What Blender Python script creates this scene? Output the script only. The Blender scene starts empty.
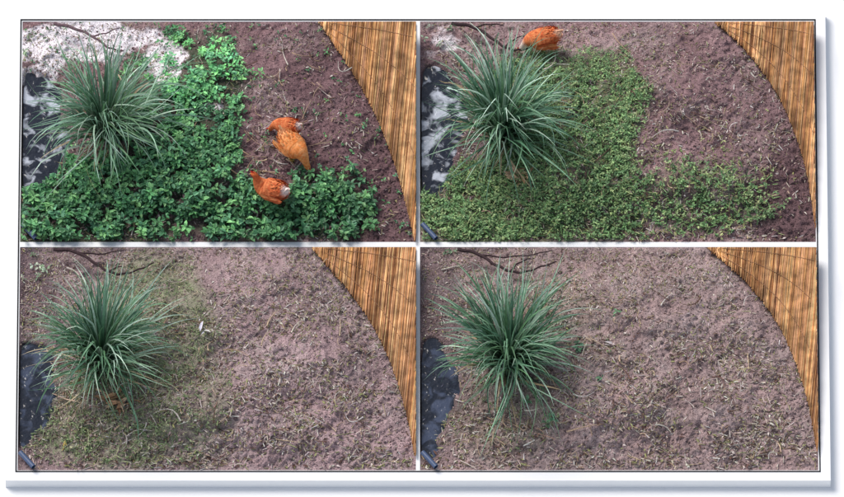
import bpy, math, random
import numpy as np
rng=np.random.default_rng(7); random.seed(7)
PITCH=math.radians(55); SP,CP=math.sin(PITCH),math.cos(PITCH)
scene=bpy.context.scene
# ---------- plan coordinates (1 unit = 1 m, plan given in cm) ----------
def W(px,py,z=0.0):
    px=np.asarray(px,float);py=np.asarray(py,float);z=np.asarray(z,float)
    x=(px-422)/100; y=(-(py-248.5)/100-z*CP)/SP
    return np.stack(np.broadcast_arrays(x,y,z),-1)
def invW(v):
    return 422+v[...,0]*100, 248.5-(v[...,1]*SP+v[...,2]*CP)*100
PAN=[(20,20,416,242),(420,20,816,242),(20,247,416,469),(420,247,816,469)]
# ---------- noise ----------
_tabs=[np.random.default_rng(100+i).random((256,256)) for i in range(8)]
def vn(x,y,s=0):
    t=_tabs[s%8]; xi=np.floor(x).astype(int); yi=np.floor(y).astype(int)
    fx=x-xi; fy=y-yi; fx=fx*fx*(3-2*fx); fy=fy*fy*(3-2*fy)
    a=t[xi%256,yi%256];b=t[(xi+1)%256,yi%256];c=t[xi%256,(yi+1)%256];d=t[(xi+1)%256,(yi+1)%256]
    return (a*(1-fx)+b*fx)*(1-fy)+(c*(1-fx)+d*fx)*fy
def fbm(x,y,s=0,o=4):
    r=0;a=.5;f=1.0;n=0
    for i in range(o):
        r=r+a*vn(x*f+17*i+s*31,y*f+9*i,s+i);n+=a;a*=.55;f*=2.03
    return r/n
def srgb(r,g,b):
    c=np.array([r,g,b])/255.; return np.where(c<=.04045,c/12.92,((c+.055)/1.055)**2.4)
# ---------- materials ----------
def vmat(name,rough=.8,spec=.2,nscale=120,namp=.35,bump=0.0,bscale=200,transl=0.0,gain=1.0):
    m=bpy.data.materials.new(name);m.use_nodes=True;nt=m.node_tree;N=nt.nodes;L=nt.links
    b=N['Principled BSDF'];b.inputs['Roughness'].default_value=rough;b.inputs['Specular IOR Level'].default_value=spec
    at=N.new('ShaderNodeAttribute');at.attribute_name='Col'
    geo=N.new('ShaderNodeNewGeometry')
    no=N.new('ShaderNodeTexNoise');no.inputs['Scale'].default_value=nscale;no.inputs['Detail'].default_value=3
    L.new(geo.outputs['Position'],no.inputs['Vector'])
    mr=N.new('ShaderNodeMapRange');mr.inputs[1].default_value=.3;mr.inputs[2].default_value=.7
    mr.inputs[3].default_value=(1-namp)*gain;mr.inputs[4].default_value=(1+namp)*gain
    L.new(no.outputs['Fac'],mr.inputs[0])
    vm=N.new('ShaderNodeVectorMath');vm.operation='SCALE'
    L.new(at.outputs['Color'],vm.inputs[0]);L.new(mr.outputs[0],vm.inputs['Scale'])
    L.new(vm.outputs[0],b.inputs['Base Color'])
    if bump>0:
        n2=N.new('ShaderNodeTexNoise');n2.inputs['Scale'].default_value=bscale;n2.inputs['Detail'].default_value=4
        L.new(geo.outputs['Position'],n2.inputs['Vector'])
        bp=N.new('ShaderNodeBump');bp.inputs['Strength'].default_value=bump;bp.inputs['Distance'].default_value=.02
        L.new(n2.outputs['Fac'],bp.inputs['Height']);L.new(bp.outputs[0],b.inputs['Normal'])
    if transl>0:
        t=N.new('ShaderNodeBsdfTranslucent');L.new(vm.outputs[0],t.inputs['Color'])
        mx=N.new('ShaderNodeMixShader');mx.inputs[0].default_value=transl
        L.new(b.outputs[0],mx.inputs[1]);L.new(t.outputs[0],mx.inputs[2]);L.new(mx.outputs[0],N['Material Output'].inputs[0])
    return m
M_soil=vmat('soil',.95,.05,60,.38,.8,90,gain=1.12)
M_lit=vmat('dry_litter',.85,.15,60,.2)
M_leaf=vmat('weed_leaf',.5,.4,70,.25,gain=1.3)
M_blade=vmat('grass_blade',.38,.6,25,.2,transl=.15,gain=1.2)
M_cane=vmat('bamboo_cane',.7,.15,9,.4)
M_bark=vmat('bark',.9,.1,60,.35)
M_feather=vmat('feather',.8,.1,45,.18)
M_pipe=vmat('pipe_plastic',.4,.4,30,.15)
def whitemat(name,c):
    m=bpy.data.materials.new(name);m.use_nodes=True;nt=m.node_tree;N=nt.nodes;b=N['Principled BSDF']
    b.inputs['Roughness'].default_value=.9;b.inputs['Specular IOR Level'].default_value=.1
    no=N.new('ShaderNodeTexNoise');no.inputs['Scale'].default_value=40
    cr=N.new('ShaderNodeValToRGB');cr.color_ramp.elements[0].color=(c*.985,)*3+(1,);cr.color_ramp.elements[1].color=(c,)*3+(1,)
    nt.links.new(no.outputs['Fac'],cr.inputs[0]);nt.links.new(cr.outputs[0],b.inputs['Base Color']);return m
M_white=whitemat('white_card',.9); M_line=whitemat('black_edging',.015)
# ---------- mesh helpers ----------
def mkmesh(name,V,F,C,mat,smooth=False):
    me=bpy.data.meshes.new(name);V=np.asarray(V,np.float32)
    me.vertices.add(len(V));me.vertices.foreach_set('co',V.ravel())
    F=[np.asarray(f,np.int32) for f in F if len(f)]
    loops=np.concatenate([f.ravel() for f in F]);tot=np.concatenate([np.full(len(f),f.shape[1]) for f in F])
    st=np.concatenate([[0],np.cumsum(tot)[:-1]])
    me.loops.add(len(loops));me.loops.foreach_set('vertex_index',loops.astype(np.int32))
    me.polygons.add(len(tot));me.polygons.foreach_set('loop_start',st.astype(np.int32))
    try: me.polygons.foreach_set('loop_total',tot.astype(np.int32))
    except Exception: pass
    me.polygons.foreach_set('use_smooth',np.full(len(tot),bool(smooth)))
    me.update(calc_edges=True);me.validate()
    a=me.color_attributes.new('Col','FLOAT_COLOR','POINT')
    cc=np.ones((len(V),4),np.float32);cc[:,:3]=C;a.data.foreach_set('color',cc.ravel())
    me.materials.append(mat);ob=bpy.data.objects.new(name,me);scene.collection.objects.link(ob);return ob
class Acc:
    def __init__(s): s.V=[];s.F={};s.C=[];s.n=0
    def add(s,V,F,C):
        V=np.asarray(V,float).reshape(-1,3);C=np.broadcast_to(np.asarray(C,float),V.shape)
        for f in F:
            f=np.asarray(f)
            if len(f): s.F.setdefault(f.shape[1],[]).append(f+s.n)
        s.V.append(V);s.C.append(C);s.n+=len(V)
    def make(s,name,mat,smooth=False):
        return mkmesh(name,np.concatenate(s.V),[np.concatenate(v) for v in s.F.values()],np.concatenate(s.C),mat,smooth)
def rotm(yaw,pitch,roll):
    cy,sy,cp,sp,cr,sr=np.cos(yaw),np.sin(yaw),np.cos(pitch),np.sin(pitch),np.cos(roll),np.sin(roll)
    z=np.zeros_like(cy);o=np.ones_like(cy)
    Rz=np.stack([np.stack([cy,-sy,z],-1),np.stack([sy,cy,z],-1),np.stack([z,z,o],-1)],-2)
    Ry=np.stack([np.stack([cp,z,-sp],-1),np.stack([z,o,z],-1),np.stack([sp,z,cp],-1)],-2)
    Rx=np.stack([np.stack([o,z,z],-1),np.stack([z,cr,-sr],-1),np.stack([z,sr,cr],-1)],-2)
    return Rz@Ry@Rx
def inst(acc,T,faces,pos,R,S,col,clip=None,shade=None):
    V=np.einsum('nij,nkj->nki',R,T[None]*S[:,None,:])+pos[:,None,:]
    if clip is not None:
        a,b=invW(V);x0,y0,x1,y1=clip
        ok=(a>x0).all(1)&(a<x1).all(1)&(b>y0).all(1)&(b<y1).all(1)
        V=V[ok];col=col[ok]
    n,k=V.shape[:2]
    if n==0:return
    C=np.repeat(col[:,None,:],k,1)
    if shade is not None: C=C*shade[None,:,None]
    off=(np.arange(n)*k)[:,None,None]
    acc.add(V.reshape(-1,3),[(np.asarray(f)[None]+off).reshape(-1,np.asarray(f).shape[1]) for f in faces],C.reshape(-1,3))
LEAF=np.array([[0,0,0],[.3,.28,.10],[.3,0,0],[.3,-.28,.10],[.7,.22,.06],[.72,0,-.02],[.7,-.22,.06],[1,0,-.12]],float)
LEAFF=[[[0,2,1],[0,3,2],[4,5,7],[5,6,7]],[[1,2,5,4],[2,3,6,5]]]
LSH=np.array([.75,1.05,.8,1.05,1.1,.85,1.1,1.1])
STRAW=np.array([[-.5,-.5,0],[-.5,.5,0],[-.5,0,.7],[0,-.5,.25],[0,.5,.25],[0,0,1.0],[.5,-.3,0],[.5,.3,0],[.5,0,.5]],float)
STRAWF=[[[0,1,4,3],[1,2,5,4],[2,0,3,5],[3,4,7,6],[4,5,8,7],[5,3,6,8]]]
CR=np.array([[-.5,0,0],[0,-.5,.05],[.5,.05,0],[.05,.5,0],[.1,0,.5],[0,0,-.5]],float)
CRF=[[[0,1,4],[1,2,4],[2,3,4],[3,0,4],[1,0,5],[2,1,5],[3,2,5],[0,3,5]]]
def tube(acc,pts,rad,col,seg=6,clip=None):
    pts=np.asarray(pts,float);n=len(pts);rad=np.broadcast_to(rad,(n,))
    t=np.gradient(pts,axis=0);t/=np.linalg.norm(t,axis=1)[:,None]+1e-9
    up=np.array([0,0,1.]);
    a=np.cross(t,up);a[np.linalg.norm(a,axis=1)<.05]=[1,0,0];a/=np.linalg.norm(a,axis=1)[:,None];b=np.cross(a,t)
    th=np.arange(seg)/seg*2*math.pi
    V=pts[:,None,:]+rad[:,None,None]*(np.cos(th)[None,:,None]*a[:,None,:]+np.sin(th)[None,:,None]*b[:,None,:])
    F=[]
    for i in range(n-1):
        for j in range(seg):
            F.append([i*seg+j,i*seg+(j+1)%seg,(i+1)*seg+(j+1)%seg,(i+1)*seg+j])
    col=np.asarray(col,float)
    if col.ndim==2: col=np.repeat(col,seg,0)
    acc.add(V.reshape(-1,3),[F],col)
def smoothpath(p,m=8):
    p=np.asarray(p,float);P=np.vstack([2*p[0]-p[1],p,2*p[-1]-p[-2]]);out=[]
    for i in range(len(p)-1):
        a,b,c,d=P[i:i+4]
        for k in range(m):
            t=k/m;out.append(.5*((2*b)+(c-a)*t+(2*a-5*b+4*c-d)*t*t+(3*b-3*c+d-a)*t**3))
    out.append(p[-1]);return np.array(out)
# ---------- region fields ----------
def ell(px,py,L,wob=1.0):
    px=np.asarray(px,float);py=np.asarray(py,float)
    r=np.zeros_like(px,float)
    qx=px+wob*22*(fbm(px/24,py/24,3,3)-.5);qy=py+wob*22*(fbm(px/24+9,py/24+5,4,3)-.5)
    for cx,cy,rx,ry,ang,s in L:
        a=math.radians(ang);dx=qx-cx;dy=qy-cy
        u=(dx*math.cos(a)+dy*math.sin(a))/rx;v=(-dx*math.sin(a)+dy*math.cos(a))/ry
        d=np.sqrt(u*u+v*v);r=np.maximum(r,s*np.clip((1.15-d)/.35,0,1))
    return r
FENCE=[[(318,20),(346,62),(371,105),(390,150),(404,195),(415,242)],
 [(716,20),(748,50),(777,90),(797,135),(809,180),(816,230)],
 [(311,247),(345,286),(371,322),(392,365),(406,410),(415,455)],
 [(706,247),(742,278),(772,315),(792,355),(806,400),(815,450)]]
def fencex(k,py):
    f=FENCE[k];return np.interp(py,[q[1] for q in f],[q[0] for q in f])
def near(k,py):   # plants and litter get larger towards the near side of each plot
    x0,y0,x1,y1=PAN[k];return .68+.5*(py-y0)/(y1-y0)
GREEN=[
 [(105,205,100,48,0,1),(180,150,62,70,0,1),(205,85,48,42,0,1),(45,215,60,50,0,1),(330,208,50,38,12,1),(250,215,70,32,0,.85),(150,80,45,28,0,.6),(200,50,40,25,0,.7)],
 [(560,110,85,58,0,1),(605,100,45,48,0,1),(510,205,90,46,0,1),(560,170,75,55,0,1),(450,208,42,42,0,1),(610,205,40,40,0,.6),(705,200,75,35,0,.35)],
 [(150,330,65,75,0,.85),(110,420,85,48,0,.85),(190,400,45,60,0,.55)],
 [(560,310,40,30,0,.3),(505,420,60,40,0,.35),(600,360,30,30,0,.12)]]
POND=[[(30,135,32,58,6,1)],[(432,132,28,62,6,1)],[(26,398,27,48,10,1)],[(428,400,26,50,10,1)]]
BANK=[[(24,145,62,80,0,.9)],[(428,135,52,90,0,.9)],[(24,345,46,130,-4,1),(60,262,80,16,-22,.5)],[(426,345,44,130,-4,1),(460,262,70,16,-22,.5)]]
PALE=[[(70,40,75,22,-6,1),(165,62,20,22,0,1),(120,35,40,14,0,.9),(35,72,22,10,-20,.8),(210,100,12,20,20,.3)],[(440,45,22,12,-20,.4)],[],[]]  # first plot: dappled sunlight painted into the soil as pale patches
DARKSOIL=[[(350,130,60,110,-20,.7),(385,200,40,60,0,.9)],[(790,200,40,70,0,1),(745,120,50,80,-25,.45),(690,90,60,60,0,.35)],[],[]]  # dark purple and maroon soil towards the fence
def hfun(px,py,k):
    x0,y0,x1,y1=PAN[k]
    x=px/100;y=py/100
    dd=np.minimum(np.minimum(px-x0,x1-px),np.minimum(py-y0,y1-py))
    e=np.clip(dd/5,0,1);fd=fencex(k,py)+4-px;e2=np.clip(np.minimum(dd,fd)/35,0,1);e2=e2*e2*(3-2*e2)
    h=(fbm(x*1.8+k*7,y*2.2,1,3)-.45)*.22*e2
    # broad mound falling away to the water on the left and to the fence on the right
    ml=np.clip((px-x0-35)/110,0,1);mr=np.clip(fd/150,0,1);mt=np.clip(np.minimum(py-y0,y1-py)/70,0,1)
    sm=lambda t:t*t*(3-2*t)
    h=h+.20*sm(ml)*sm(mr)*sm(mt)
    h=h+((fbm(x*9+k*5,y*10,2,3)-.5)*.06+(fbm(x*28,y*32+k,3,3)-.5)*.045)*np.clip((fencex(k,py)+12-px)/12,.25,1)
    pd=ell(px,py,POND[k]);bk=ell(px,py,BANK[k]);h=h*(1-.6*bk)-bk*.03-pd*.13
    return np.maximum(h*e-.004,-.108)
SC=[srgb(128,102,104),srgb(138,112,113),srgb(152,129,130),srgb(150,128,126)]
def pick(pal,n,j=.15):
    pal=np.array(pal);c=pal[rng.integers(0,len(pal),n)];return c*(1+rng.uniform(-j,j,(n,1)))*(1+rng.uniform(-.05,.05,(n,3)))
def ground(px,py,k,lift=0):
    # the soil surface at the plan point; uneven ground rises vertically from the plan
    z=hfun(px,py,k);p=W(px,py,z*.75);p[...,2]=z+lift;return p
for k,(x0,y0,x1,y1) in enumerate(PAN):
    nx,ny=320,180
    gx,gy=np.meshgrid(np.linspace(x0,x1,nx),np.linspace(y0,y1,ny));gxf=gx.ravel();gyf=gy.ravel()
    V=ground(gxf,gyf,k)
    i=np.arange(nx*ny).reshape(ny,nx)
    F=np.stack([i[1:,:-1],i[1:,1:],i[:-1,1:],i[:-1,:-1]],-1).reshape(-1,4)
    n1=fbm(gxf/40+k*3,gyf/40,4,4);n2=fbm(gxf/6,gyf/6+k*9,5,4);n3=fbm(gxf/14,gyf/9,6,3)
    C=SC[k][None]*(.5+.7*n1+.5*(n2-.1))[:,None]
    dr=np.clip((fbm(gxf/30+k*11,gyf/22,2,4)-.42)*4,0,1)[:,None]*(1-ell(gxf,gyf,DARKSOIL[k]))[:,None]
    C=C*(1-.35*dr)+srgb(168,154,152)[None]*.35*dr*(.6+.8*n2)[:,None]
    g=np.clip(ell(gxf,gyf,GREEN[k])*(.5+n3),0,1)[:,None]
    gc=[srgb(45,72,46),srgb(92,112,74),srgb(126,134,104),srgb(124,122,98)][k]
    C=C*(1-.8*g)+gc[None]*.8*g*(.6+.8*n2)[:,None]
    s=ell(gxf,gyf,DARKSOIL[k])[:,None];C=C*(1-.5*s)+srgb(82,54,60)[None]*.3*s
    s=ell(gxf,gyf,BANK[k])[:,None];C=C*(1-.55*s)+srgb(84,72,82)[None]*.3*s
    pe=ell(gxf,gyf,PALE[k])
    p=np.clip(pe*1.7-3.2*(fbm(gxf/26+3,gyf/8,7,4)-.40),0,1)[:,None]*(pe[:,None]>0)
    C=C*(1-p)+srgb(228,220,224)[None]*p  # pale dapples of sun mixed into the soil colour
    pd=ell(gxf,gyf,POND[k])[:,None];C=C*(1-.85*pd)
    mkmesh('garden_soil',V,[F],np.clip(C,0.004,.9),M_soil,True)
# ---------- pond ----------
def pondmat(name,patchcol,lo=.5):
    m=bpy.data.materials.new(name);m.use_nodes=True;nt=m.node_tree;N=nt.nodes;L=nt.links;b=N['Principled BSDF']
    geo=N.new('ShaderNodeNewGeometry');n=N.new('ShaderNodeTexNoise');n.inputs['Scale'].default_value=6;n.inputs['Detail'].default_value=4;n.inputs['Distortion'].default_value=.6
    L.new(geo.outputs['Position'],n.inputs['Vector'])
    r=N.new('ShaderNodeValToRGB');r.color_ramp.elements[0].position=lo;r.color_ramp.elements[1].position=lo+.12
    r.color_ramp.elements[0].color=(.018,.022,.034,1);r.color_ramp.elements[1].color=patchcol  # pale patches on bright ponds are sky reflections painted into the base colour
    L.new(n.outputs['Fac'],r.inputs[0]);L.new(r.outputs[0],b.inputs['Base Color'])
    b.inputs['Roughness'].default_value=.1;b.inputs['IOR'].default_value=1.4
    n2=N.new('ShaderNodeTexNoise');n2.inputs['Scale'].default_value=12;L.new(geo.outputs['Position'],n2.inputs['Vector'])
    bp=N.new('ShaderNodeBump');bp.inputs['Strength'].default_value=.35;bp.inputs['Distance'].default_value=.04
    L.new(n2.outputs['Fac'],bp.inputs['Height']);L.new(bp.outputs[0],b.inputs['Normal']);return m
PMA=pondmat('pond_painted_reflections',(.5,.53,.6,1),.50);PMB=pondmat('pond_surface_dark',(.06,.075,.12,1))
for k in range(4):
    x0,y0,x1,y1=PAN[k]
    cx,cy,rx,ry,_,_=POND[k][0]
    xa,xb,ya,yb=x0+.5,cx+rx*1.7,cy-ry*1.6,min(cy+ry*1.5,y1-1)
    V=W([xa,xb,xb,xa],[yb,yb,ya,ya],0);V[:,2]=-.055
    mkmesh('pond_water',V,[[[0,1,2,3]]],np.full((4,3),.1),PMA if k<2 else PMB)
# ---------- litter ----------
def samp(k,n,dens=None,pondmax=.35):
    x0,y0,x1,y1=PAN[k];a=rng.uniform(x0+1,x1-1,n);b=rng.uniform(y0+1,y1-1,n)
    if dens is not None:
        ok=rng.random(n)<dens(a,b);a=a[ok];b=b[ok]
    ok=(ell(a,b,POND[k])<pondmax)&(a<fencex(k,b)+1);return a[ok],b[ok]
STRAWPAL=[srgb(188,174,162),srgb(206,194,180),srgb(160,144,132),srgb(216,208,200),srgb(176,160,124),srgb(120,98,90),srgb(150,152,108)]
for k in range(4):
    A=Acc();clip=PAN[k]
    amt=[.6,1.0,1.45,1.25][k]
    def dn(a,b,k=k):
        d=.12+1.2*np.clip((fbm(a/30+k*5,b/22,2,4)-.36)*3,0,1)
        d*=1-.75*ell(a,b,DARKSOIL[k]);d*=1-.5*ell(a,b,BANK[k]);return d/near(k,b)
    a,b=samp(k,int(8000*amt),dn);n=len(a);q=near(k,b)[:,None]
    S=np.stack([rng.gamma(2.0,.018,n)+.015,rng.uniform(.004,.010,n),rng.uniform(.003,.008,n)],-1)*q
    inst(A,STRAW,STRAWF,ground(a,b,k,.006),rotm(rng.uniform(0,6.28,n),rng.normal(0,.18,n),rng.uniform(-.4,.4,n)),S,pick(STRAWPAL,n,.3),clip)
    a,b=samp(k,int(6500*amt),dn);n=len(a);q=near(k,b)[:,None]
    S=np.stack([rng.uniform(.02,.065,n),rng.uniform(.012,.035,n),rng.uniform(.03,.08,n)],-1)*q
    pal=[srgb(180,165,152),srgb(156,134,118),srgb(150,150,104),srgb(200,192,182),srgb(108,82,74)]
    inst(A,LEAF,LEAFF,ground(a,b,k,.006),rotm(rng.uniform(0,6.28,n),rng.normal(0,.2,n),rng.uniform(-.6,.6,n)),S,pick(pal,n,.3),clip)
    a,b=samp(k,15000);n=len(a)
    s=(rng.gamma(2,.0045,n)+.004)*near(k,b)
    cc=np.array(SC[k])[None]*rng.uniform(.35,1.6,(n,1))
    ss=ell(a,b,DARKSOIL[k])[:,None];cc=cc*(1-.5*ss)
    inst(A,CR,CRF,ground(a,b,k,.002),rotm(rng.uniform(0,6.28,n),rng.normal(0,.3,n),rng.normal(0,.3,n)),np.stack([s*1.3,s,s*.8],-1),cc,clip)
    a,b=samp(k,130,lambda a,b:(ell(a,b,POND[k])>.3)*1.0,2);n=len(a)
    if n:
        p=W(a,b,0);p[:,2]=-.05;s=rng.uniform(.01,.05,n)
        inst(A,LEAF,LEAFF,p,rotm(rng.uniform(0,6.28,n),np.zeros(n),rng.normal(0,.1,n)),np.stack([s,s*.4,s*.3],-1),pick([srgb(90,90,105),srgb(70,70,66),srgb(130,134,148)],n,.3),clip)
    A.make('leaf_litter',M_lit)
    A=Acc()
    for q in range([75,50,75,65][k]):
        if k==0 and q<50: cx,cy=rng.normal(262,26),rng.normal(150,32)
        elif k==0: cx,cy=rng.normal(300,20),rng.normal(70,30)
        else: cx,cy=rng.uniform(clip[0]+30,clip[2]-40),rng.uniform(clip[1]+20,clip[3]-15)
        if ell(np.array([cx]),np.array([cy]),POND[k])[0]>.1 or cx>fencex(k,cy)-8: continue
        L=rng.uniform(6,30);an=rng.uniform(0,6.28);m=6;t=np.linspace(-.5,.5,m);bend=rng.normal(0,3)
        xs=cx+np.cos(an)*L*t-np.sin(an)*bend*(t*t*4);ys=cy+np.sin(an)*L*t*.8+np.cos(an)*bend*(t*t*4)
        if xs.min()<clip[0]+2 or xs.max()>clip[2]-2 or ys.min()<clip[1]+6 or ys.max()>clip[3]-2: continue
        p=ground(xs,ys,k,.018);p[:,2]+=rng.uniform(0,.04)
        tube(A,p,np.linspace(rng.uniform(.004,.009),.002,m),pick([srgb(160,135,115),srgb(188,165,140),srgb(104,80,70),srgb(198,188,178)],1)[0],5)
    A.make('fallen_twigs',M_bark)
# ---------- weeds ----------
def weeds(k,nplants,leafs,hmax,size,pal,dens=None,bright=None,name='weed_patch'):
    A=Acc();clip=PAN[k]
    a,b=samp(k,nplants,dens if dens is not None else (lambda a,b:ell(a,b,GREEN[k])*np.clip((fbm(a/13+k,b/11,3,3)-.34)*4.5,0.04,1)))
    nr=near(k,b)
    n=len(a);ph=hmax*(.35+.65*fbm(a/25,b/25,5,3))*rng.uniform(.6,1.2,n)*nr
    pcol=pick(pal,n,.25)*(.7+.6*fbm(a/20,b/20,6,3))[:,None]
    if bright is not None: pcol=pcol*bright(a,b)[:,None]
    base=ground(a,b,k)
    idx=np.repeat(np.arange(n),leafs);m=len(idx)
    yaw=rng.uniform(0,6.28,m);lv=rng.random(m)**.6
    r=rng.uniform(0,.035,m)*(1.2-lv)*(size/.06)
    pos=base[idx].copy();pos[:,0]+=np.cos(yaw)*r;pos[:,1]+=np.sin(yaw)*r;pos[:,2]+=ph[idx]*lv+.01
    pit=rng.normal(.15,.3,m)
    s=size*rng.uniform(.55,1.25,m)*nr[idx]
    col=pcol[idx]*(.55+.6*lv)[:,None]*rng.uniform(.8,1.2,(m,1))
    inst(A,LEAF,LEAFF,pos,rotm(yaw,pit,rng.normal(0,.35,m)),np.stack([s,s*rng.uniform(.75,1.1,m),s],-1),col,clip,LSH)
    e=min(n,1500);S=np.stack([ph[:e],np.full(e,.005),np.full(e,.005)],-1);p=base[:e].copy();p[:,2]+=ph[:e]/2
    inst(A,STRAW,STRAWF,p,rotm(rng.uniform(0,6.28,e),np.full(e,1.45),np.zeros(e)),S,pcol[:e]*.8,clip)
    A.make(name,M_leaf)
def lawn(k,n,L,pal,dens):   # short fine grass: narrow leaning blades
    A=Acc();a,b=samp(k,n,dens);n=len(a);s=L*rng.uniform(.5,1.3,n)*near(k,b)
    inst(A,LEAF,LEAFF,ground(a,b,k,.004),rotm(rng.uniform(0,6.28,n),rng.uniform(.15,1.1,n),rng.normal(0,.3,n)),np.stack([s,s*.16+.004,s*.5],-1),pick(pal,n,.3),PAN[k])
    A.make('lawn_grass',M_leaf)
G1=[srgb(70,120,76),srgb(86,140,86),srgb(58,104,68),srgb(110,160,102),srgb(80,128,92)]
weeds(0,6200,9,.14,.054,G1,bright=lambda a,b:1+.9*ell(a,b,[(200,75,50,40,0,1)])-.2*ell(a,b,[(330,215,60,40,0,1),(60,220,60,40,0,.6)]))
G2=[srgb(102,134,86),srgb(118,148,96),srgb(88,120,78),srgb(138,158,106)]
gd=lambda k,lo:(lambda a,b:ell(a,b,GREEN[k])*np.clip((fbm(a/13+k,b/11,3,3)-lo)*4.5,0.1,1))
weeds(1,13000,6,.06,.029,G2,dens=gd(1,.27))
lawn(1,16000,.085,G2+[srgb(160,168,120)],gd(1,.2))
G3=[srgb(106,124,84),srgb(128,140,100),srgb(114,128,92),srgb(150,152,118)]
weeds(2,4000,4,.03,.026,G3)
lawn(2,11000,.07,G3,gd(2,.25))
weeds(3,1800,4,.025,.026,G3)
lawn(3,4500,.06,G3,gd(3,.25))
lawn(1,2600,.06,[srgb(150,155,108),srgb(130,142,96)],lambda a,b:ell(a,b,[(700,195,80,45,0,.8),(640,215,60,30,0,.6)]))
weeds(0,700,4,.04,.035,G1,dens=lambda a,b:np.full_like(a,.5)*(a<fencex(0,b)))
weeds(1,800,4,.03,.03,[srgb(130,145,92),srgb(150,155,108)],dens=lambda a,b:ell(a,b,[(700,195,80,45,0,1),(640,215,60,30,0,.7)]))
weeds(3,1200,6,.07,.05,[srgb(70,112,82),srgb(90,126,92)],dens=lambda a,b:ell(a,b,[(596,386,7,5,0,1),(551,427,10,8,0,1),(578,352,8,4,0,.8),(618,318,7,3,0,.5),(530,410,10,5,0,.4)],.2),name='weed_seedlings')
for k in range(4):
    x0,y0,_,_=PAN[k]
    weeds(k,700,6,.08,.05,[srgb(120,140,110),srgb(90,110,84),srgb(160,172,150)],dens=lambda a,b:ell(a,b,[(x0+18,y0+12,30,12,-30,1)]))
# ---------- grass tussocks ----------
def tussock(k,bx,by,n,pal,lmin,lmax,sx=1.0,dead=.06):
    A=Acc();clip=PAN[k];m=12
    base=ground(np.array([bx]),np.array([by]),k)[0]
    lob=rng.uniform(0,6.28,3)
    for q in range(n):
        az=rng.uniform(0,6.28);rr=abs(rng.normal(0,.085));th=abs(rng.normal(.34,.30))+.03
        lo=1+.10*math.sin(2*az+lob[0])+.08*math.sin(3*az+lob[1])+.06*math.sin(5*az+lob[2])
        Lg=rng.uniform(lmin,lmax)*lo;bend=rng.uniform(.4,2.4)
        isdead=rng.random()<dead
        if isdead: th+=.7;Lg*=.7
        t=np.linspace(0,1,m);ang=th+bend*t**rng.uniform(1.3,3.0)
        if rng.random()<.15: ang=ang+rng.uniform(.4,1.1)*(t>rng.uniform(.45,.8))
        ang=np.minimum(ang,2.75)
        ds=Lg/(m-1);rad=np.concatenate([[0],np.cumsum(np.sin(ang[:-1])*ds)]);z=np.concatenate([[0],np.cumsum(np.cos(ang[:-1])*ds)])
        tw=rng.normal(0,.4)*t
        d=np.stack([np.cos(az+tw)*sx,np.sin(az+tw)],-1)
        P=np.zeros((m,3));P[:,0]=base[0]+np.cos(az)*rr+d[:,0]*rad;P[:,1]=base[1]+np.sin(az)*rr+d[:,1]*rad;P[:,2]=np.maximum(base[2]+z,.015)
        w=rng.uniform(.006,.0135)*np.clip(1.15-t**2.2*1.12,.03,1)*np.clip(.6+t*2,0,1)
        roll=rng.normal(0,.6)
        side=np.stack([-d[:,1]*math.cos(roll),d[:,0]*math.cos(roll),np.full(m,math.sin(roll))],-1)
        up=np.array([0,0,1.])
        V=np.stack([P-side*w[:,None]+up*w[:,None]*.4,P,P+side*w[:,None]+up*w[:,None]*.4],1).reshape(-1,3)
        a,b=invW(V)
        if a.min()<clip[0]+1 or b.min()<clip[1]+1 or b.max()>clip[3]: continue
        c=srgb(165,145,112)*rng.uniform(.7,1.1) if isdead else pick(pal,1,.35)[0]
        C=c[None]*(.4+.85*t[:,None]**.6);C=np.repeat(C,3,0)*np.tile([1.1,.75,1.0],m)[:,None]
        i=np.arange(m-1)*3;F=np.concatenate([np.stack([i,i+1,i+4,i+3],-1),np.stack([i+1,i+2,i+5,i+4],-1)])
        A.add(V,[F],C)
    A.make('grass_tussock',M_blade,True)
PB1=[srgb(108,144,118),srgb(132,166,142),srgb(86,122,94),srgb(166,190,170),srgb(104,142,102)]
PB2=[srgb(94,134,106),srgb(72,110,84),srgb(122,158,130),srgb(172,196,176),srgb(88,126,88)]
PB3=[srgb(90,128,98),srgb(66,102,80),srgb(118,154,124),srgb(164,188,168),srgb(84,120,84)]
tussock(0,104,133,400,PB1,.75,1.28)
tussock(1,503,135,440,PB2,.75,1.28)
tussock(2,102,365,500,PB3,.75,1.22)
tussock(3,508,366,500,PB3,.75,1.22,1.0)
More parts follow.
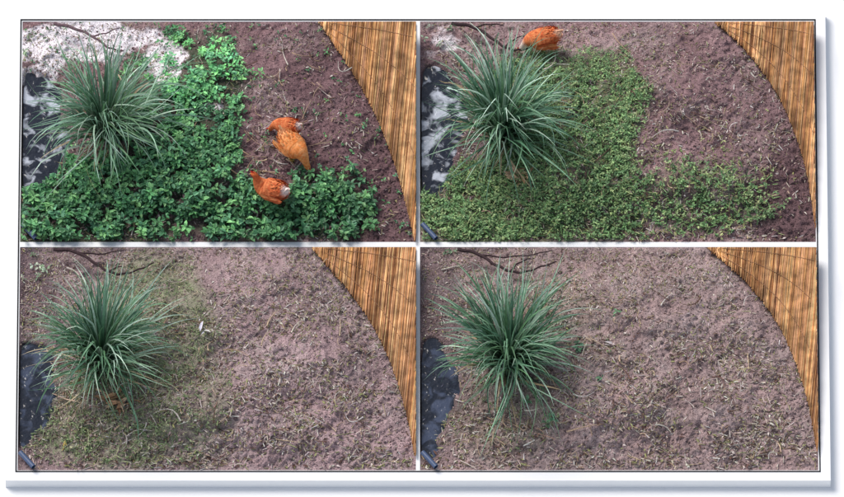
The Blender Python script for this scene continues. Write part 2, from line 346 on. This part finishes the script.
# ---------- fences ----------
for k in range(4):
    A=Acc();x0,y0,x1,y1=PAN[k];f=FENCE[k]
    lean=.10
    pal=[srgb(198,150,100),srgb(180,130,82),srgb(214,172,122),srgb(154,106,68),srgb(190,142,104),srgb(132,88,58)]
    base=smoothpath([(p[0],p[1]) for p in f],20);seg=np.r_[0,np.cumsum(np.hypot(*np.diff(base,axis=0).T))]
    step=.62;ss=np.arange(0,seg[-1],step)
    for s in ss:
        X=np.interp(s,seg,base[:,0]);Y=np.interp(s,seg,base[:,1])+rng.normal(0,1.1);Y=min(Y,y1-.5)
        if Y<y0+1.5: continue
        Lp=Y-y0-.4;tmax=min(1,(x1-.3-X)/(lean*Lp+1e-6)) if X<x1-.3 else 0
        if tmax<=.01: continue
        m=14;t=np.linspace(0,tmax,m);wob=rng.normal(0,.35)*np.sin(t*6+rng.uniform(0,6))
        pxs=np.minimum(X+lean*Lp*t+wob,x1-.3);pys=Y-Lp*t
        z=.035+.001*Lp*t+rng.uniform(0,.016)
        P=W(pxs,pys,z)
        band=.78+.5*vn(np.array([s/9.]),np.array([k*3.]),2)[0]
        c=pick(pal,1,.25)[0]*band;C=c[None]*rng.uniform(.72,1.15,(m,1))
        C[:2]*=.7
        tube(A,P,rng.uniform(.0045,.0075),C,5)
    bb=base[::10]
    n=len(bb);lo=W(bb[:,0],np.minimum(bb[:,1],y1-.6),.022);hi=W(np.minimum(bb[:,0]+lean*(bb[:,1]-y0),x1-.4),np.full(n,y0+.6),.024)
    A.add(np.concatenate([lo,hi]),[[[i,i+1,n+i+1,n+i] for i in range(n-1)]],srgb(88,52,34))  # dark sheet added under the canes, colours the shade in their gaps
    for frac in (.3,.62,.9):
        pts=[]
        for X,Y in base[::8]:
            Lp=(Y-y0)*frac
            px=X+lean*Lp
            if px<x1-1 and Y-y0>4: pts.append(W(px,Y-Lp,.056+.001*Lp))
        if len(pts)>3: tube(A,np.array(pts),.0028,srgb(150,112,84),5)
    A.make('bamboo_fence',M_cane,True)
# ---------- overhanging branches ----------
BR=[[[(52,22),(72,27),(92,36),(108,47),(122,50)],[(90,35),(104,32),(118,26)]],
 [[(452,22),(474,26),(492,37),(505,46),(518,49),(532,46),(546,38)],[(474,26),(490,23),(504,24)],[(505,46),(512,40),(524,34)]],
 [[(54,249),(76,252),(94,262),(108,271),(122,274),(138,270),(154,263)],[(76,252),(100,254),(124,250)],[(108,271),(122,266)]],
 [[(458,249),(478,254),(494,264),(510,271),(524,272),(540,267),(556,262)],[(478,254),(500,257),(530,255),(552,250)],[(510,271),(520,262),(534,258)]]]
for k,bs in enumerate(BR):
    A=Acc()
    for j,b in enumerate(bs):
        pp=smoothpath(b,8);n=len(pp)
        P=W(pp[:,0],pp[:,1]+np.sin(np.arange(n)*.9)*.5,.14+.05*np.sin(np.linspace(0,3.1,n)))
        r=np.linspace(.019,.007,n) if j==0 else np.linspace(.010,.005,n)
        tube(A,P,r,srgb(66,52,54) if k else srgb(110,90,95),7)
    A.make('tree_branch',M_bark,True)
for k in range(4):
    x0,y0,x1,y1=PAN[k];A=Acc();pp=np.array([(x0+2.5,y1-18),(x0+9,y1-11),(x0+16,y1-3.5)])
    tube(A,W(pp[:,0],pp[:,1],.05),.026,srgb(72,88,118),12);A.make('drain_pipe',M_pipe,True)
def clump(k,cx,cy,n,pal,spread,name,smax=.12):
    A=Acc();a=rng.normal(cx,spread,n);b=rng.normal(cy,spread*.6,n)
    s=rng.uniform(.05,smax,n)
    inst(A,LEAF,LEAFF,ground(a,b,k,.02),rotm(rng.uniform(0,6.28,n),rng.uniform(0,.8,n),rng.normal(0,.6,n)),np.stack([s,s*.5,s],-1),pick(pal,n,.25),PAN[k])
    A.make(name,M_lit)
DP=[srgb(178,140,108),srgb(150,115,90),srgb(198,170,140)]
clump(1,517,178,24,DP,5,'dead_leaf_clump',.15);clump(2,118,403,34,DP,7,'dead_leaf_clump',.17);clump(2,68,446,4,[srgb(190,165,100)],2,'yellow_leaves',.06)
clump(2,203,336,3,[srgb(215,210,215)],1.5,'pale_leaves');clump(1,628,150,4,[srgb(170,165,110)],12,'yellow_leaves',.07)
clump(3,610,349,3,[srgb(190,180,180)],1.5,'pale_leaves')
for k,pp in ((2,[(98,392),(110,398),(122,408),(126,417)]),(3,[(566,434),(580,431),(596,428)]),(1,[(512,168),(518,178),(521,186)])):
    A=Acc();p=smoothpath(pp,5);P=ground(p[:,0],p[:,1],k,.035);tube(A,P,np.linspace(.015,.006,len(P))*(1 if k!=3 else .6),srgb(180,155,130),6);A.make('broken_stick',M_bark,True)
# ---------- hens ----------
def hen(k,px,py,heading,pal,tailc,peck,scale=.95,neckc=None):
    A=Acc()
    sp=[(-.19,.30,.012,.02),(-.16,.275,.05,.055),(-.11,.245,.095,.09),(-.04,.215,.125,.112),(.04,.205,.122,.110),(.10,.21,.095,.092)]
    if peck: nk=[(.145,.19,.065,.065),(.18,.145,.045,.045),(.205,.10,.033,.033),(.222,.07,.030,.031),(.236,.048,.02,.02),(.242,.038,.006,.006)]
    else: nk=[(.145,.26,.062,.062),(.165,.305,.042,.042),(.18,.34,.032,.032),(.20,.362,.031,.031),(.222,.360,.02,.02),(.23,.357,.006,.006)]
    Q=smoothpath(sp+nk,5);n=len(Q);seg=16
    C3=np.stack([Q[:,0],np.zeros(n),Q[:,1]],-1);T=np.gradient(C3,axis=0);T/=np.linalg.norm(T,axis=1)[:,None]
    Yv=np.array([0,1.,0]);Nn=np.cross(T,Yv);th=np.arange(seg)/seg*6.2832
    def surf(i,a): return C3[i]+np.cos(a)[...,None]*Yv*Q[i,2][...,None]+np.sin(a)[...,None]*Nn[i]*Q[i,3][...,None]
    I,TH=np.meshgrid(np.arange(n),th,indexing='ij');V=surf(I.ravel(),TH.ravel())
    F=[[i*seg+j,i*seg+(j+1)%seg,(i+1)*seg+(j+1)%seg,(i+1)*seg+j] for i in range(n-1) for j in range(seg)]
    F1=[list(range(seg))[::-1]]
    tt=I.ravel()/n
    def colat(t,m):
        c=pick(pal,m,.12)
        tm=np.clip((.14-t)/.08,0,1)[:,None];c=c*(1-tm)+tailc*tm
        if neckc is not None:
            nm=np.clip((t-.55)/.1,0,1)[:,None];c=c*(1-nm)+neckc*nm
        return c
    A.add(V,[F,F1],colat(tt,len(tt))*.95)
    m=700;ii=rng.integers(3,n-9,m);a=rng.uniform(0,6.28,m);p=surf(ii,a)
    out=p-C3[ii];out/=np.linalg.norm(out,axis=1)[:,None];back=-T[ii]+out*.10;back/=np.linalg.norm(back,axis=1)[:,None]
    sd=np.cross(out,back);sd/=np.linalg.norm(sd,axis=1)[:,None];up=np.cross(back,sd)
    R=np.stack([back,sd,up],-1);s=.042*rng.uniform(.7,1.2,m)*np.clip(Q[ii,2]/.08,.5,1)
    inst(A,LEAF,LEAFF,p,R,np.stack([s,s*.8,s*.3],-1),colat(ii/n,m),None,LSH)
    for j in range(14):
        yaw=math.pi+(j-6.5)*.09;R=rotm(np.array([yaw]),np.array([.7+.15*rng.random()]),np.array([rng.normal(0,.2)]))
        inst(A,LEAF,LEAFF,np.array([[-.13,(j-6.5)*.006,.265]]),R,np.array([[.125,.06,.05]]),np.array([tailc*rng.uniform(.8,1.1)]),None,LSH)
    for sg in (-1,1):
        for j in range(22):
            x=.08-.16*rng.random();zz=.25-.06*rng.random()
            R=rotm(np.array([math.pi-sg*.12]),np.array([.12+rng.normal(0,.06)]),np.array([sg*1.1]))
            inst(A,LEAF,LEAFF,np.array([[x,sg*(.112+.01*rng.random()),zz]]),R,np.array([[.11,.06,.04]]),pick(pal,1,.15)*.9,None,LSH)
        col=srgb(200,165,90)
        tube(A,[[.01,sg*.045,.15],[.02,sg*.045,.09],[.0,sg*.045,.01]],[.022,.009,.007],col,7)
        for an in (-.5,0,.5,3.14): tube(A,[[0,sg*.045,.012],[.05*math.cos(an),sg*.045+.05*math.sin(an),.006]],[.006,.003],col,5)
    h=C3[n-9];f=T[n-9]
    red=srgb(190,30,30);un=np.array([0,0,1.]) if not peck else np.array([.75,0,.4])
    for j,hh in enumerate((.018,.028,.03,.022)):
        b=h+f*(j*.011-.01)+un*.026
        A.add([b-f*.008+[0,.003,0],b+f*.008+[0,.003,0],b+un*hh,b-f*.008-[0,.003,0],b+f*.008-[0,.003,0]],[[[0,1,2],[4,3,2],[1,4,2],[3,0,2]]],red)
    e=C3[-1];d=T[-1]
    tube(A,[e-d*.012,e+d*.008,e+d*.026+[0,0,-.006]],[.010,.007,.0015],srgb(190,150,90),7)
    tube(A,[h+f*.012-un*.02,h+f*.016-un*.045],[.008,.005],red,6)
    for sg in (-1,1):
        c=h+np.array([0,sg*.027,0]);tube(A,[c-[0,sg*.004,0],c+[0,sg*.004,0]],[.006,.003],[.01,.01,.01],6)
    ob=A.make('hen',M_feather,True)
    g=ground(np.array([px]),np.array([py]),k)[0]
    ob.location=g+np.array([0,0,.004]);ob.rotation_euler=(0,0,heading);ob.scale=(scale,)*3;return ob
OR=[srgb(236,150,88),srgb(226,132,70),srgb(240,168,110)];RD=[srgb(214,116,70),srgb(198,98,58),srgb(226,138,88)]
wh=srgb(238,220,212)
hen(0,293,160,math.radians(-48),OR,srgb(240,185,135),True,.98)
hen(0,286,138,math.radians(165),RD,wh,True,.76)
hen(0,271,203,math.radians(155),RD,wh,False,.95,srgb(206,104,60))
hen(1,543,51,math.radians(185),RD,srgb(235,190,160),True,.95,srgb(235,215,200))
# ---------- white mount board + page ----------
def box(A,x0,y0,x1,y1,zt,zb,c=1):
    a=W([x0,x1,x1,x0],[y1,y1,y0,y0],0);t=a.copy();t[:,2]=zt;b=a.copy();b[:,2]=zb
    A.add(np.concatenate([t,b]),[[[0,1,2,3],[7,6,5,4],[4,5,1,0],[5,6,2,1],[6,7,3,2],[7,4,0,3]]],c)
A=Acc();H=-.12
box(A,8,8,20,479,0,H);box(A,816,8,828,479,0,H);box(A,20,8,816,20,0,H);box(A,20,469,816,479,0,H)
box(A,416,20,420,469,0,H);box(A,20,242,416,247,0,H);box(A,420,242,816,247,0,H)
A.make('white_mount_board',M_white)
A=Acc()
for (x0,y0,x1,y1) in [(17.8,17.8,19.1,470.8),(816.9,17.8,818.2,470.8),(19.1,17.8,816.9,19.1),(19.1,469.6,816.9,470.8)]: box(A,x0,y0,x1,y1,.004,.001)
A.make('black_edging_strip',M_line)
mkmesh('white_ground',[[-300,-300,H],[300,-300,H],[300,300,H],[-300,300,H]],[[[0,1,2,3]]],np.ones((4,3)),M_white)
# ---------- light ----------
w=bpy.data.worlds.new('World');scene.world=w;w.use_nodes=True;nt=w.node_tree
sky=nt.nodes.new('ShaderNodeTexSky');sky.sky_type='NISHITA';sky.sun_disc=False
D=np.array([.6,-.6,-1.0]);D/=np.linalg.norm(D)
el=math.asin(-D[2]);az=math.atan2(-D[0],-D[1])
sky.sun_elevation=el;sky.sun_rotation=az
hs=nt.nodes.new('ShaderNodeHueSaturation');hs.inputs['Saturation'].default_value=.55
nt.links.new(sky.outputs[0],hs.inputs['Color']);nt.links.new(hs.outputs[0],nt.nodes['Background'].inputs[0]);nt.nodes['Background'].inputs[1].default_value=.15
sd=bpy.data.lights.new('sun','SUN');sd.energy=3.1;sd.angle=math.radians(32);sd.color=(1,.95,.90)
so=bpy.data.objects.new('sun',sd);scene.collection.objects.link(so)
from mathutils import Vector
so.rotation_euler=Vector(D).to_track_quat('-Z','Y').to_euler()
cd=bpy.data.cameras.new('camera');co=bpy.data.objects.new('camera',cd);scene.collection.objects.link(co)
DI=250;co.location=(0,-CP*DI,SP*DI);co.rotation_euler=(math.pi/2-PITCH,0,0)
cd.sensor_width=36;cd.lens=36*DI/8.44;cd.clip_start=1;cd.clip_end=2000;scene.camera=co
scene.view_settings.view_transform='Standard';scene.view_settings.look='None';scene.view_settings.exposure=0
